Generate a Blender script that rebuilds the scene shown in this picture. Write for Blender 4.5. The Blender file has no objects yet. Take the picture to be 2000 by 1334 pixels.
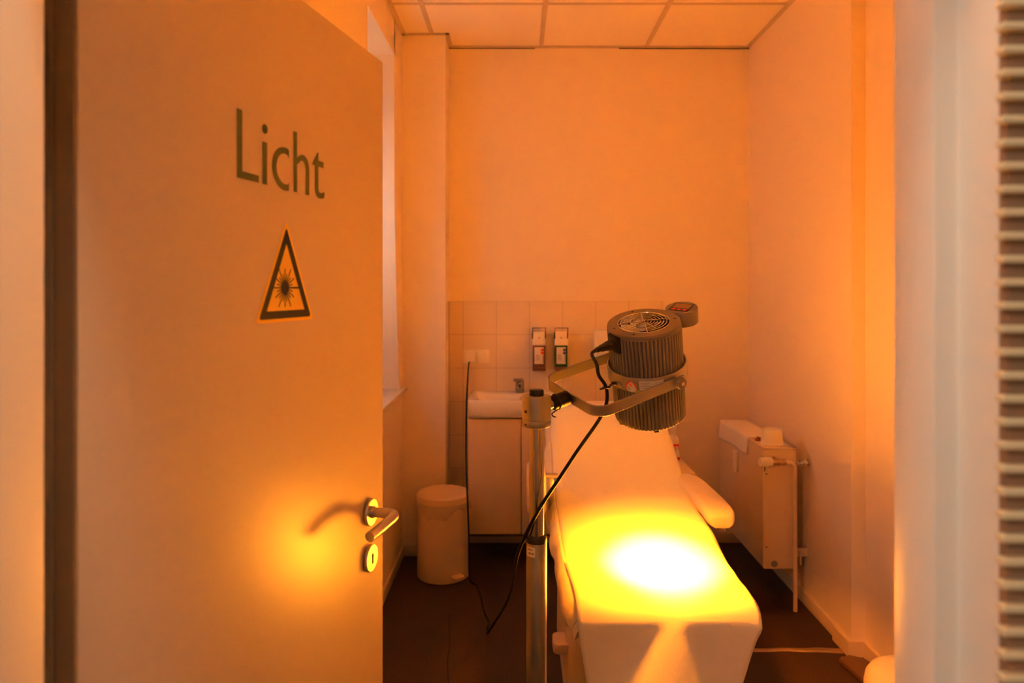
import bpy, bmesh, math, random
from mathutils import Vector, Matrix
random.seed(4)
S = bpy.context.scene
COL = S.collection
PI = math.pi
R = math.radians

# ------------------------------------------------------------------ camera
cam_d = bpy.data.cameras.new('camera')
cam_d.sensor_width = 36.0
cam_d.lens = 1344.0/2000.0*36.0
cam_d.shift_x = -0.006
cam_d.shift_y = -0.0525
cam_d.clip_start = 0.02
cam_d.dof.use_dof = True
cam_d.dof.focus_distance = 1.85
cam_d.dof.aperture_fstop = 3.6
cam = bpy.data.objects.new('camera', cam_d)
COL.objects.link(cam)
cam.location = (0, 0, 1.514)
cam.rotation_euler = (PI/2, 0, 0)
S.camera = cam

# ------------------------------------------------------------------ colour management, world
S.view_settings.view_transform = 'Standard'
S.view_settings.look = 'None'
S.view_settings.exposure = 0.0
S.view_settings.gamma = 1.0
S.view_settings.use_curve_mapping = False
S.cycles.use_denoising = True
S.cycles.denoiser = 'OPENIMAGEDENOISE'
S.cycles.max_bounces = 14
S.cycles.diffuse_bounces = 10
S.cycles.glossy_bounces = 6
S.cycles.sample_clamp_indirect = 60.0
S.cycles.caustics_reflective = False
S.cycles.caustics_refractive = False

W = bpy.data.worlds.new('World')
S.world = W
W.use_nodes = True
W.node_tree.nodes['Background'].inputs[0].default_value = (0.75, 0.85, 1.0, 1)
W.node_tree.nodes['Background'].inputs[1].default_value = 0.15

# ------------------------------------------------------------------ lamp geometry frame (shared by light and lamp body)
LC = Vector((0.365, 1.95, 1.2887))                       # centre of the lamp's pivot ring
LX = Vector((0.51907, -0.82619, -0.21904)).normalized()  # pivot axis
LZ = Vector((-0.12740, -0.32819, 0.93598)).normalized()  # lamp axis, pointing up out of the fan
LX = (LX - LZ*LX.dot(LZ)).normalized()
LY = LZ.cross(LX)
LM = Matrix((LX, LY, LZ)).transposed().to_4x4()
LM.translation = LC

def light(name, kind, energy, color, loc, direction=(0, 0, -1), **kw):
    d = bpy.data.lights.new(name, kind)
    d.energy = energy
    d.color = color
    for k, v in kw.items():
        setattr(d, k, v)
    o = bpy.data.objects.new(name, d)
    COL.objects.link(o)
    o.location = loc
    o.rotation_euler = Vector(direction).to_track_quat('-Z', 'Y').to_euler()
    return o

AMBER = (1.0, 0.32, 0.015)
AMBER_EDGE = (1.0, 0.25, 0.002)
aperture = LC - LZ*0.152
light('lamp_beam_core', 'SPOT', 1600, AMBER, aperture, -LZ, spot_size=R(44), spot_blend=1.0, shadow_soft_size=0.02)
light('lamp_beam_wide', 'SPOT', 130, AMBER_EDGE, aperture, -LZ, spot_size=R(72), spot_blend=0.75, shadow_soft_size=0.04)
light('lamp_beam_spill', 'SPOT', 56, AMBER_EDGE, aperture, -LZ, spot_size=R(80), spot_blend=0.2, shadow_soft_size=0.05)
# hallway ceiling lamp above the threshold, hallway lamp further back, daylight at the window
light('hall_ceiling_light', 'AREA', 5.5, (1.0, 0.76, 0.54), (0.05, 0.405, 2.56), (0, 0, -1), shape='DISK', size=0.12)
light('hall_rear_light', 'AREA', 11, (1.0, 0.82, 0.68), (-1.1, -0.5, 2.25), (0.8, 0.7, -0.5), shape='SQUARE', size=0.5)
light('window_daylight', 'AREA', 10, (1.0, 0.87, 0.84), (-1.13, 3.32, 1.85), (1, 0, 0), shape='RECTANGLE', size=1.7, size_y=0.6)

# ------------------------------------------------------------------ materials
def mat(name, color, rough=0.5, metal=0.0, bump=0.0, bscale=200.0, var=0.0, vscale=6.0, spec=0.5, coat=0.0, sub=0.0):
    m = bpy.data.materials.new(name)
    m.use_nodes = True
    nt = m.node_tree
    b = nt.nodes['Principled BSDF']
    b.inputs['Base Color'].default_value = (*color, 1)
    b.inputs['Roughness'].default_value = rough
    b.inputs['Metallic'].default_value = metal
    b.inputs['Specular IOR Level'].default_value = spec
    if coat:
        b.inputs['Coat Weight'].default_value = coat
        b.inputs['Coat Roughness'].default_value = 0.1
    tc = nt.nodes.new('ShaderNodeTexCoord')
    if var:
        n = nt.nodes.new('ShaderNodeTexNoise')
        n.inputs['Scale'].default_value = vscale
        n.inputs['Detail'].default_value = 4
        nt.links.new(tc.outputs['Object'], n.inputs['Vector'])
        r = nt.nodes.new('ShaderNodeValToRGB')
        r.color_ramp.elements[0].position = 0.3
        r.color_ramp.elements[1].position = 0.7
        r.color_ramp.elements[0].color = (*[c*(1-var) for c in color], 1)
        r.color_ramp.elements[1].color = (*[min(1, c*(1+var)) for c in color], 1)
        nt.links.new(n.outputs['Fac'], r.inputs['Fac'])
        nt.links.new(r.outputs['Color'], b.inputs['Base Color'])
    if bump:
        n2 = nt.nodes.new('ShaderNodeTexNoise')
        n2.inputs['Scale'].default_value = bscale
        n2.inputs['Detail'].default_value = 3
        nt.links.new(tc.outputs['Object'], n2.inputs['Vector'])
        bp = nt.nodes.new('ShaderNodeBump')
        bp.inputs['Strength'].default_value = bump
        bp.inputs['Distance'].default_value = 0.002
        nt.links.new(n2.outputs['Fac'], bp.inputs['Height'])
        nt.links.new(bp.outputs['Normal'], b.inputs['Normal'])
    return m

M = {}
M['wall'] = mat('plaster', (0.86, 0.75, 0.62), 0.75, bump=0.25, bscale=260, spec=0.3)
M['ceil'] = mat('ceiling_tile', (0.86, 0.75, 0.60), 0.9, bump=0.2, bscale=500, spec=0.2)
M['bar'] = mat('ceiling_bar', (0.58, 0.47, 0.36), 0.5)
M['hallwall'] = mat('hall_plaster', (0.82, 0.76, 0.68), 0.85)
M['steel_frame'] = mat('frame_paint', (0.82, 0.77, 0.70), 0.43)
M['door'] = mat('door_laminate', (0.66, 0.55, 0.43), 0.37, bump=0.03, bscale=900, spec=0.95)
M['dooredge'] = mat('door_edge', (0.20, 0.15, 0.10), 0.45)
M['letters'] = mat('letter_film', (0.10, 0.13, 0.035), 0.5)
M['yellow'] = mat('warning_yellow', (0.95, 0.62, 0.06), 0.35)
M['black'] = mat('black_print', (0.012, 0.012, 0.012), 0.45)
M['chrome'] = mat('chrome', (0.78, 0.76, 0.74), 0.14, 1.0)
M['tapchrome'] = mat('tap_chrome', (0.42, 0.40, 0.38), 0.16, 1.0)
M['cliprust'] = mat('clip_rust', (0.30, 0.06, 0.03), 0.5)
M['brushed'] = mat('brushed_steel', (0.62, 0.58, 0.54), 0.33, 1.0)
M['alu'] = mat('satin_aluminium', (0.36, 0.33, 0.31), 0.38, 0.7, bump=0.05, bscale=700)
M['alupaint'] = mat('grey_powder_coat', (0.25, 0.215, 0.19), 0.46, 0.4, bump=0.12, bscale=900)
M['alupole'] = mat('anodised_tube', (0.36, 0.34, 0.32), 0.33, 0.9)
M['chromepole'] = mat('polished_tube', (0.46, 0.43, 0.41), 0.13, 1.0)
M['plastic_black'] = mat('black_plastic', (0.014, 0.013, 0.012), 0.38)
M['rubber'] = mat('black_rubber', (0.008, 0.008, 0.008), 0.45, spec=0.3)
M['paper'] = mat('paper_sheet', (0.90, 0.88, 0.84), 0.7, bump=0.25, bscale=420, spec=0.25)
M['uphol'] = mat('white_upholstery', (0.82, 0.71, 0.58), 0.45, bump=0.06, bscale=60)
M['cream'] = mat('cream_plastic', (0.76, 0.62, 0.48), 0.4)
M['cabinet'] = mat('cabinet_laminate', (0.76, 0.61, 0.44), 0.4)
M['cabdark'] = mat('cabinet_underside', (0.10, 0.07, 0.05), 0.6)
M['ceramic'] = mat('ceramic', (0.86, 0.82, 0.76), 0.12)
M['white'] = mat('white_plastic', (0.84, 0.79, 0.72), 0.35)
M['binpaint'] = mat('bin_enamel', (0.74, 0.60, 0.44), 0.3)
M['radpaint'] = mat('radiator_enamel', (0.76, 0.61, 0.45), 0.35)
M['brass'] = mat('brass', (0.52, 0.38, 0.22), 0.35, 1.0)
M['darkhole'] = mat('dark_slot', (0.02, 0.017, 0.014), 0.8)
M['greymetal'] = mat('vent_grey', (0.22, 0.20, 0.18), 0.6)
M['cloth'] = mat('white_cloth', (0.84, 0.79, 0.73), 0.9, bump=0.2, bscale=300)
M['red'] = mat('red_print', (0.75, 0.03, 0.02), 0.45)
M['bluedot'] = mat('blue_print', (0.05, 0.05, 0.28), 0.45)
M['brownbottle'] = mat('brown_bottle', (0.20, 0.09, 0.05), 0.2)
M['greenbottle'] = mat('green_bottle', (0.008, 0.10, 0.03), 0.2)
M['label'] = mat('white_label', (0.75, 0.72, 0.66), 0.5)
M['labelgrey'] = mat('label_print', (0.30, 0.28, 0.27), 0.6)
M['slat'] = mat('slat_paint', (0.74, 0.62, 0.40), 0.5)
M['slatback'] = mat('slat_gap', (0.30, 0.19, 0.12), 0.7)
M['skirting'] = mat('skirting_paint', (0.76, 0.62, 0.47), 0.4)
M['stone'] = mat('sill_stone', (0.74, 0.69, 0.60), 0.25, var=0.1, vscale=30)
M['screen'] = mat('lcd_screen', (0.42, 0.24, 0.12), 0.25)
M['fansilver'] = mat('fan_silver', (0.90, 0.89, 0.88), 0.25, 0.3)
M['fanblade'] = mat('fan_black', (0.02, 0.02, 0.02), 0.35)
M['stool'] = mat('stool_vinyl', (0.88, 0.82, 0.70), 0.4)
M['duct'] = mat('duct_brown', (0.16, 0.085, 0.05), 0.45, bump=0.3, bscale=400)
M['strip'] = mat('strip_metal', (0.55, 0.40, 0.28), 0.35, 0.8, bump=0.8, bscale=60)

def floor_mat():
    m = mat('speckled_floor', (0.06, 0.04, 0.032), 0.5, bump=0.25, bscale=350, spec=0.4)
    nt = m.node_tree
    b = nt.nodes['Principled BSDF']
    tc = nt.nodes.new('ShaderNodeTexCoord')
    v = nt.nodes.new('ShaderNodeTexNoise')
    v.inputs['Scale'].default_value = 260
    v.inputs['Detail'].default_value = 5
    nt.links.new(tc.outputs['Object'], v.inputs['Vector'])
    r = nt.nodes.new('ShaderNodeValToRGB')
    r.color_ramp.elements[0].position = 0.40
    r.color_ramp.elements[0].color = (0.014, 0.007, 0.005, 1)
    r.color_ramp.elements[1].position = 0.68
    r.color_ramp.elements[1].color = (0.12, 0.065, 0.042, 1)
    nt.links.new(v.outputs['Fac'], r.inputs['Fac'])
    nt.links.new(r.outputs['Color'], b.inputs['Base Color'])
    return m
M['floor'] = floor_mat()

def tile_mat():
    m = bpy.data.materials.new('wall_tile')
    m.use_nodes = True
    nt = m.node_tree
    b = nt.nodes['Principled BSDF']
    b.inputs['Roughness'].default_value = 0.09
    tc = nt.nodes.new('ShaderNodeTexCoord')
    sep = nt.nodes.new('ShaderNodeSeparateXYZ')
    nt.links.new(tc.outputs['Object'], sep.inputs[0])
    add = nt.nodes.new('ShaderNodeMath'); add.operation = 'ADD'
    nt.links.new(sep.outputs['X'], add.inputs[0]); nt.links.new(sep.outputs['Y'], add.inputs[1])
    cmb = nt.nodes.new('ShaderNodeCombineXYZ')
    nt.links.new(add.outputs[0], cmb.inputs['X']); nt.links.new(sep.outputs['Z'], cmb.inputs['Y'])
    br = nt.nodes.new('ShaderNodeTexBrick')
    br.offset = 0.0
    br.inputs['Scale'].default_value = 1.0
    br.inputs['Brick Width'].default_value = 0.197
    br.inputs['Row Height'].default_value = 0.199
    br.inputs['Mortar Size'].default_value = 0.0016
    br.inputs['Mortar Smooth'].default_value = 0.3
    br.inputs['Color1'].default_value = (0.80, 0.68, 0.54, 1)
    br.inputs['Color2'].default_value = (0.82, 0.70, 0.56, 1)
    br.inputs['Mortar'].default_value = (0.54, 0.42, 0.31, 1)
    nt.links.new(cmb.outputs[0], br.inputs['Vector'])
    nt.links.new(br.outputs['Color'], b.inputs['Base Color'])
    bp = nt.nodes.new('ShaderNodeBump')
    bp.invert = True
    bp.inputs['Strength'].default_value = 0.4
    bp.inputs['Distance'].default_value = 0.001
    nt.links.new(br.outputs['Fac'], bp.inputs['Height'])
    nt.links.new(bp.outputs['Normal'], b.inputs['Normal'])
    return m
M['tile'] = tile_mat()

def emis_mat(name, color, strength):
    m = bpy.data.materials.new(name)
    m.use_nodes = True
    nt = m.node_tree
    b = nt.nodes['Principled BSDF']
    b.inputs['Base Color'].default_value = (*color, 1)
    b.inputs['Emission Color'].default_value = (*color, 1)
    b.inputs['Emission Strength'].default_value = strength
    return m
M['lens'] = emis_mat('glowing_lens', (1.0, 0.42, 0.015), 10)

def glass_mat(name, tint, fac):
    m = bpy.data.materials.new(name)
    m.use_nodes = True
    nt = m.node_tree
    for n in list(nt.nodes):
        if n.type != 'OUTPUT_MATERIAL':
            nt.nodes.remove(n)
    out = [n for n in nt.nodes if n.type == 'OUTPUT_MATERIAL'][0]
    t = nt.nodes.new('ShaderNodeBsdfTransparent'); t.inputs[0].default_value = (*tint, 1)
    g = nt.nodes.new('ShaderNodeBsdfGlossy'); g.inputs['Roughness'].default_value = 0.08
    mx = nt.nodes.new('ShaderNodeMixShader'); mx.inputs[0].default_value = fac
    nt.links.new(t.outputs[0], mx.inputs[1]); nt.links.new(g.outputs[0], mx.inputs[2])
    nt.links.new(mx.outputs[0], out.inputs[0])
    return m
M['glass'] = glass_mat('window_glass', (0.95, 0.97, 0.97), 0.08)

def film_mat():
    m = bpy.data.materials.new('bag_film')
    m.use_nodes = True
    nt = m.node_tree
    b = nt.nodes['Principled BSDF']
    b.inputs['Base Color'].default_value = (0.82, 0.76, 0.68, 1)
    b.inputs['Roughness'].default_value = 0.25
    b.inputs['Alpha'].default_value = 0.28
    return m
M['film'] = film_mat()

# ------------------------------------------------------------------ mesh helpers
class MB:
    def __init__(self):
        self.bm = bmesh.new()
    def join(self, t, mx=None):
        if mx is not None:
            bmesh.ops.transform(t, matrix=mx, verts=t.verts)
        me = bpy.data.meshes.new('t')
        t.to_mesh(me)
        t.free()
        self.bm.from_mesh(me)
        bpy.data.meshes.remove(me)
        return self
    def box(self, lo, hi, bev=0.0, mx=None, seg=2):
        t = bmesh.new()
        bmesh.ops.create_cube(t, size=1.0)
        for v in t.verts:
            v.co = Vector([(lo[i]+hi[i])/2 + v.co[i]*(hi[i]-lo[i]) for i in range(3)])
        if bev:
            bmesh.ops.bevel(t, geom=t.edges[:], offset=bev, segments=seg, profile=0.5, affect='EDGES')
        return self.join(t, mx)
    def prism(self, poly, h0, h1, mx=None, bev=0.0, seg=2):
        """polygon in local XY extruded from z=h0 to z=h1"""
        t = bmesh.new()
        a = [t.verts.new((x, y, h0)) for x, y in poly]
        b = [t.verts.new((x, y, h1)) for x, y in poly]
        n = len(poly)
        t.faces.new(a[::-1])
        t.faces.new(b)
        for i in range(n):
            t.faces.new((a[i], a[(i+1) % n], b[(i+1) % n], b[i]))
        bmesh.ops.recalc_face_normals(t, faces=t.faces)
        if bev:
            ed = [e for e in t.edges if abs(e.verts[0].co.z-e.verts[1].co.z) < 1e-7]
            bmesh.ops.bevel(t, geom=ed, offset=bev, segments=seg, profile=0.5, affect='EDGES')
        return self.join(t, mx)
    def lathe(self, prof, seg=48, mx=None, rad=None, closed=False):
        """profile (r, z); rad(i) multiplies nothing but adds to r at angle index i"""
        t = bmesh.new()
        rings = []
        for r, z in prof:
            if r < 1e-6:
                rings.append([t.verts.new((0, 0, z))])
            else:
                ring = []
                for i in range(seg):
                    an = 2*PI*i/seg
                    rr = r + (rad(i) if rad else 0)
                    ring.append(t.verts.new((rr*math.cos(an), rr*math.sin(an), z)))
                rings.append(ring)
        pairs = list(zip(rings, rings[1:]))
        if closed:
            pairs.append((rings[-1], rings[0]))
        for A, B_ in pairs:
            for i in range(seg):
                j = (i+1) % seg
                if len(A) == 1 and len(B_) == 1:
                    continue
                if len(A) == 1:
                    t.faces.new((A[0], B_[j], B_[i]))
                elif len(B_) == 1:
                    t.faces.new((A[i], A[j], B_[0]))
                else:
                    t.faces.new((A[i], A[j], B_[j], B_[i]))
        bmesh.ops.recalc_face_normals(t, faces=t.faces)
        return self.join(t, mx)
    def cyl(self, p0, p1, r, seg=24, r1=None, bev=0.0):
        p0, p1 = Vector(p0), Vector(p1)
        d = p1-p0
        L = d.length
        mx = d.to_track_quat('Z', 'Y').to_matrix().to_4x4()
        mx.translation = p0
        r1 = r if r1 is None else r1
        if bev:
            pr = [(0, 0), (r-bev, 0), (r-bev*0.3, bev*0.3), (r, bev), (r1, L-bev), (r1-bev*0.3, L-bev*0.3), (r1-bev, L), (0, L)]
        else:
            pr = [(0, 0), (r, 0), (r1, L), (0, L)]
        return self.lathe(pr, seg, mx)
    def tube(self, pts, r, seg=12, smooth=6, ry=None):
        P = [Vector(p) for p in pts]
        if smooth > 1 and len(P) > 2:
            Q = []
            for i in range(len(P)-1):
                p0 = P[max(i-1, 0)]; p1 = P[i]; p2 = P[i+1]; p3 = P[min(i+2, len(P)-1)]
                for k in range(smooth):
                    s = k/smooth
                    Q.append(0.5*((2*p1)+(p2-p0)*s+(2*p0-5*p1+4*p2-p3)*s*s+(3*p1-p0-3*p2+p3)*s**3))
            Q.append(P[-1])
            P = Q
        t = bmesh.new()
        T0 = (P[1]-P[0]).normalized()
        N = T0.orthogonal().normalized()
        rings = []
        for i, p in enumerate(P):
            T = (P[min(i+1, len(P)-1)]-P[max(i-1, 0)]).normalized()
            N = (N - T*N.dot(T)).normalized()
            Bn = T.cross(N)
            rr = r[i*(len(r)-1)//(len(P)-1)] if isinstance(r, (list, tuple)) else r
            rings.append([t.verts.new(p + (N*math.cos(2*PI*k/seg)+Bn*math.sin(2*PI*k/seg))*rr) for k in range(seg)])
        for A, B_ in zip(rings, rings[1:]):
            for k in range(seg):
                t.faces.new((A[k], A[(k+1) % seg], B_[(k+1) % seg], B_[k]))
        t.faces.new(rings[0][::-1])
        t.faces.new(rings[-1])
        bmesh.ops.recalc_face_normals(t, faces=t.faces)
        return self.join(t)
    def sweep(self, pts, hw, hh, up, closed=False):
        """flat bar: rectangle hw (sideways) x hh (along up) carried along pts"""
        P = [Vector(p) for p in pts]
        up = Vector(up).normalized()
        t = bmesh.new()
        rings = []
        n = len(P)
        for i, p in enumerate(P):
            a = P[(i-1) % n] if closed else P[max(i-1, 0)]
            b = P[(i+1) % n] if closed else P[min(i+1, n-1)]
            T = (b-a).normalized()
            sd = T.cross(up).normalized()
            c = min(hw, hh)*0.35
            rings.append([t.verts.new(p+sd*x+up*y) for x, y in
                          ((-hw, -hh+c), (-hw+c, -hh), (hw-c, -hh), (hw, -hh+c), (hw, hh-c), (hw-c, hh), (-hw+c, hh), (-hw, hh-c))])
        pr = list(zip(rings, rings[1:]))
        if closed:
            pr.append((rings[-1], rings[0]))
        m = len(rings[0])
        for A, B_ in pr:
            for k in range(m):
                t.faces.new((A[k], A[(k+1) % m], B_[(k+1) % m], B_[k]))
        if not closed:
            t.faces.new(rings[0][::-1]); t.faces.new(rings[-1])
        bmesh.ops.recalc_face_normals(t, faces=t.faces)
        return self.join(t)
    def grid(self, rows, close_u=False, caps=False):
        t = bmesh.new()
        V = [[t.verts.new(p) for p in row] for row in rows]
        for A, B_ in zip(V, V[1:]):
            n = len(A)
            for k in range(n if close_u else n-1):
                t.faces.new((A[k], A[(k+1) % n], B_[(k+1) % n], B_[k]))
        if caps:
            t.faces.new(V[0][::-1]); t.faces.new(V[-1])
        bmesh.ops.recalc_face_normals(t, faces=t.faces)
        return self.join(t)

def world_loc(o):
    v = Vector((0, 0, 0))
    while o is not None:
        v = v + o.location
        o = o.parent
    return v

def obj(name, mb, m, parent=None, origin=None, sharp=35, mods=None):
    me = bpy.data.meshes.new(name)
    bm = mb.bm if isinstance(mb, MB) else mb
    bmesh.ops.remove_doubles(bm, verts=bm.verts, dist=1e-6)
    off = Vector(origin) if origin is not None else Vector((0, 0, 0))
    base = world_loc(parent) if parent is not None else Vector((0, 0, 0))
    bmesh.ops.translate(bm, vec=-(off+base), verts=bm.verts)
    bm.to_mesh(me)
    bm.free()
    me.materials.append(M[m] if isinstance(m, str) else m)
    for p in me.polygons:
        p.use_smooth = True
    me.set_sharp_from_angle(angle=R(sharp))
    o = bpy.data.objects.new(name, me)
    COL.objects.link(o)
    o.location = off
    if parent is not None:
        o.parent = parent
    return o

def tag(o, label=None, cat=None, group=None, kind=None):
    if label: o['label'] = label
    if cat: o['category'] = cat
    if group: o['group'] = group
    if kind: o['kind'] = kind
    return o

def thing(name, label, cat, loc, group=None, kind=None):
    o = bpy.data.objects.new(name, None)
    COL.objects.link(o)
    o.location = loc
    o.empty_display_size = 0.05
    return tag(o, label, cat, group, kind)

def struct(name, mb, m, parent=None):
    o = obj(name, mb, m, parent)
    if parent is None:
        o['kind'] = 'structure'
    return o

def rrect(x0, y0, x1, y1, r, n=5):
    pts = []
    for cx, cy, a0 in ((x1-r, y1-r, 0), (x0+r, y1-r, 90), (x0+r, y0+r, 180), (x1-r, y0+r, 270)):
        for k in range(n+1):
            a = R(a0+90*k/n)
            pts.append((cx+r*math.cos(a), cy+r*math.sin(a)))
    return pts

XZ = Matrix(((1, 0, 0, 0), (0, 0, -1, 0), (0, 1, 0, 0), (0, 0, 0, 1)))   # local (x, y, z) -> world (x, -z, y): faces -Y

# ------------------------------------------------------------------ the setting
H = 2.947
struct('floor', MB().box((-1.6, -1.7, -0.10), (1.7, 4.3, 0.0)), 'floor')
struct('wall_back', MB().box((-1.1, 4.10, 0), (1.65, 4.30, 3.1)), 'wall')
w = MB()
w.box((-1.05, 0.70, 0), (-0.655, 2.99, 3.1))
w.box((-1.05, 2.99, 2.745), (-0.655, 3.66, 3.1))
w.box((-1.05, 2.99, 0), (-0.655, 3.85, 0.937))
rows = []
YT, YB = 3.632, 3.785      # the far jamb of the window niche leans slightly
for z, y in ((0.937, YB), (1.5, YB-0.09), (2.0, YT+0.012), (2.745, YT)):
    rows.append([(-1.05, y, z), (-0.655, y, z), (-0.655, 4.1, z), (-1.05, 4.1, z)])
w.grid(rows, close_u=True, caps=True)
w.box((-1.05, YT, 2.745), (-0.655, 4.1, 3.1))
w.box((-1.05, 3.8502, 0), (-0.655, 4.1, 0.937))
struct('wall_left', w, 'wall')
struct('wall_pillar', MB().box((-0.656, 3.89, 0), (-0.411, 4.101, 2.96)), 'wall')
struct('wall_right', MB().box((1.376, 2.96, 0), (1.62, 4.11, 3.1)).box((1.371, 2.83, 0), (1.62, 2.961, 3.1)).box((1.427, 0.69, 0), (1.62, 2.831, 3.1)), 'wall')
# wall with the doorway between hallway and room
struct('wall_front', MB().box((-1.5, 0.575, 0), (-0.53, 0.70, 3.1)).box((0.445, 0.575, 0), (1.62, 0.70, 3.1)).box((-0.54, 0.575, 2.06), (0.46, 0.605, 3.1)), 'hallwall')
# hallway shell
struct('wall_hall_rear', MB().box((-1.6, -1.7, 0), (1.7, -1.55, 2.7)), 'hallwall')
struct('wall_hall_left', MB().box((-1.6, -1.6, 0), (-1.45, 0.7, 2.7)), 'hallwall')
struct('wall_hall_right', MB().box((1.5, -1.6, 0), (1.7, 0.7, 2.7)), 'hallwall')
struct('ceiling_hall', MB().box((-1.6, -1.7, 2.6), (1.7, 0.6, 2.7)), 'hallwall')
# suspended ceiling: tiles, bars, wall angles
struct('ceiling', MB().box((-1.05, 0.66, H), (1.62, 4.2, 3.05)), 'ceil')
bars = MB()
zt, zb = H+0.001, H-0.0035
for x in (-0.488, 0.137, 0.762):
    bars.box((x-0.0125, 0.7, zb), (x+0.0125, 4.10, zt))
for y in (0.97, 1.595, 2.22, 2.845, 3.47):
    bars.box((-0.655, y-0.0115, zb+0.0006), (1.43, y+0.0115, zt))
struct('trim_1', bars, 'bar')
ang = MB()
ang.box((-0.411, 4.072, zb-0.003), (1.376, 4.10, zt))
ang.box((-0.655, 3.868, zb-0.003), (-0.389, 3.89, zt))
ang.box((-0.411, 3.868, zb-0.003), (-0.389, 4.1, zt))
ang.box((-0.655, 0.7, zb-0.003), (-0.633, 3.89, zt))
ang.box((1.354, 2.83, zb-0.003), (1.376, 4.1, zt))
ang.box((1.405, 0.7, zb-0.003), (1.427, 2.83, zt))
struct('trim_2', ang, 'bar')
gap = MB()
gap.box((-0.411, 4.094, zb-0.0058), (0.10, 4.101, zb-0.0028))
gap.box((0.60, 4.094, zb-0.0068), (1.376, 4.101, zb-0.0028))
struct('trim_3', gap, 'darkhole')
# tiled splashback
tl = MB().box((-0.411, 4.092, 0.0), (0.87, 4.101, 1.434), 0.0012)
o = struct('wall_tiles', tl, 'tile')
tl2 = MB().box((-0.4115, 3.895, 0.0), (-0.405, 4.1, 1.434), 0.001)
struct('wall_tiles_pillar', tl2, 'tile')
for oo in (bpy.data.objects['wall_tiles'], bpy.data.objects['wall_tiles_pillar']):
    dv = Vector((0.069, 4.09, 0.0415)) if oo.name == 'wall_tiles' else Vector((-0.405, 4.09, 0.0415))
    for v in oo.data.vertices:
        v.co -= dv
    oo.location = dv
# skirting boards
sk = MB()
sk.box((-0.655, 0.72, 0), (-0.643, 3.89, 0.060), 0.003)
struct('baseboard_left', sk, 'skirting')
struct('baseboard_pillar', MB().box((-0.644, 3.878, 0), (-0.411, 3.891, 0.058), 0.003), 'skirting')
struct('baseboard_back', MB().box((-0.40, 4.079, 0), (1.376, 4.092, 0.058), 0.003), 'skirting')
sk = MB()
sk.box((1.364, 2.962, 0), (1.377, 4.09, 0.060), 0.003)
sk.prism([(1.352, 2.818), (1.414, 2.818), (1.414, 0.72), (1.4275, 0.72), (1.4275, 2.8305), (1.3715, 2.8305), (1.3715, 2.9615), (1.352, 2.9615)], 0.0, 0.063)
struct('baseboard_right', sk, 'skirting')
# window niche: sill, frame, pane
struct('trim_4', MB().box((-1.02, 2.90, 0.937), (-0.622, 3.862, 0.958), 0.003), 'stone')
win = thing('window_1', None, None, (-1.03, 3.32, 0.96), kind='structure')
f = MB()
f.box((-1.05, 2.99, 0.957), (-0.99, 3.05, 2.745), 0.004).box((-1.05, 3.58, 0.957), (-0.99, 3.66, 2.745), 0.004)
f.box((-1.05, 3.0, 0.957), (-0.99, 3.66, 1.02), 0.004).box((-1.05, 3.0, 2.68), (-0.99, 3.66, 2.745), 0.004)
obj('window_frame', f, 'white', win)
obj('window_pane', MB().box((-1.026, 3.04, 1.01), (-1.020, 3.60, 2.69)), 'glass', win)

# steel door frame (rounded, stepped profile seen edge-on at the right)
def frame_profile(s):
    # s=+1 right jamb; profile in XY, opening side first
    pr = [(0.4020, 0.7350), (0.4012, 0.7335), (0.4012, 0.6680), (0.4025, 0.6655), (0.4050, 0.6645),
          (0.4205, 0.6645), (0.4235, 0.6630), (0.4250, 0.6600), (0.4250, 0.6130), (0.4258, 0.6020), (0.4290, 0.5960), (0.4340, 0.5935),
          (0.4720, 0.5680), (0.4760, 0.5720), (0.4760, 0.7350)]
    return pr
fr = MB()
fr.prism(frame_profile(1), 0.0, 2.02)
lp = [(-0.4515, 0.6545), (-0.4500, 0.6530), (-0.4500, 0.5790), (-0.4530, 0.5710), (-0.459, 0.5680), (-0.555, 0.5680), (-0.555, 0.7350), (-0.535, 0.7350), (-0.505, 0.6545)]
fr.prism(lp, 0.0, 2.02)
fr.box((-0.555, 0.568, 2.02), (0.476, 0.602, 2.08), 0.003)
struct('trim_5', fr, 'steel_frame')

# ------------------------------------------------------------------ door leaf (open into the room, hinged left)
HX, HY = -0.2850-0.2215*0.763, 1.4500-0.9752*0.763
DU = Vector((0.2215, 0.9752, 0)).normalized()            # along the leaf, hinge to lock
DN = Vector((0.9752, -0.2215, 0)).normalized()           # out of the face towards the hallway
def dmx():
    m = Matrix((DU, Vector((0, 0, 1)), DN)).transposed().to_4x4()
    m.translation = Vector((HX, HY, 0))
    return m
DM = dmx()                                               # local (u, z, out of face)
door = thing('door_1', 'open orange-lit door leaf with green lettering and laser warning sign', 'door', (HX, HY, 0), kind='structure')
leaf = MB().box((0.003, 0.008, -0.040), (0.763, 1.989, 0.0), 0.0015, DM)
obj('door_leaf', leaf, 'door', door)
eb = MB().box((-0.0015, 0.008, -0.0395), (0.003, 1.989, -0.0008), 0.0006, DM)
eb.box((-0.0045, 0.008, -0.0395), (0.0, 1.989, -0.026), 0.002, DM)
obj('edge_band', eb, 'dooredge', door)
hg = MB()
for z in (1.74, 0.24):
    hg.cyl((HX-0.0135*0.2215-0.041*0.9752, HY-0.0135*0.9752+0.041*0.2215, z-0.045), (HX-0.0135*0.2215-0.041*0.9752, HY-0.0135*0.9752+0.041*0.2215, z+0.045), 0.007, 16)
obj('hinge', hg, 'darkhole', door)

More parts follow.
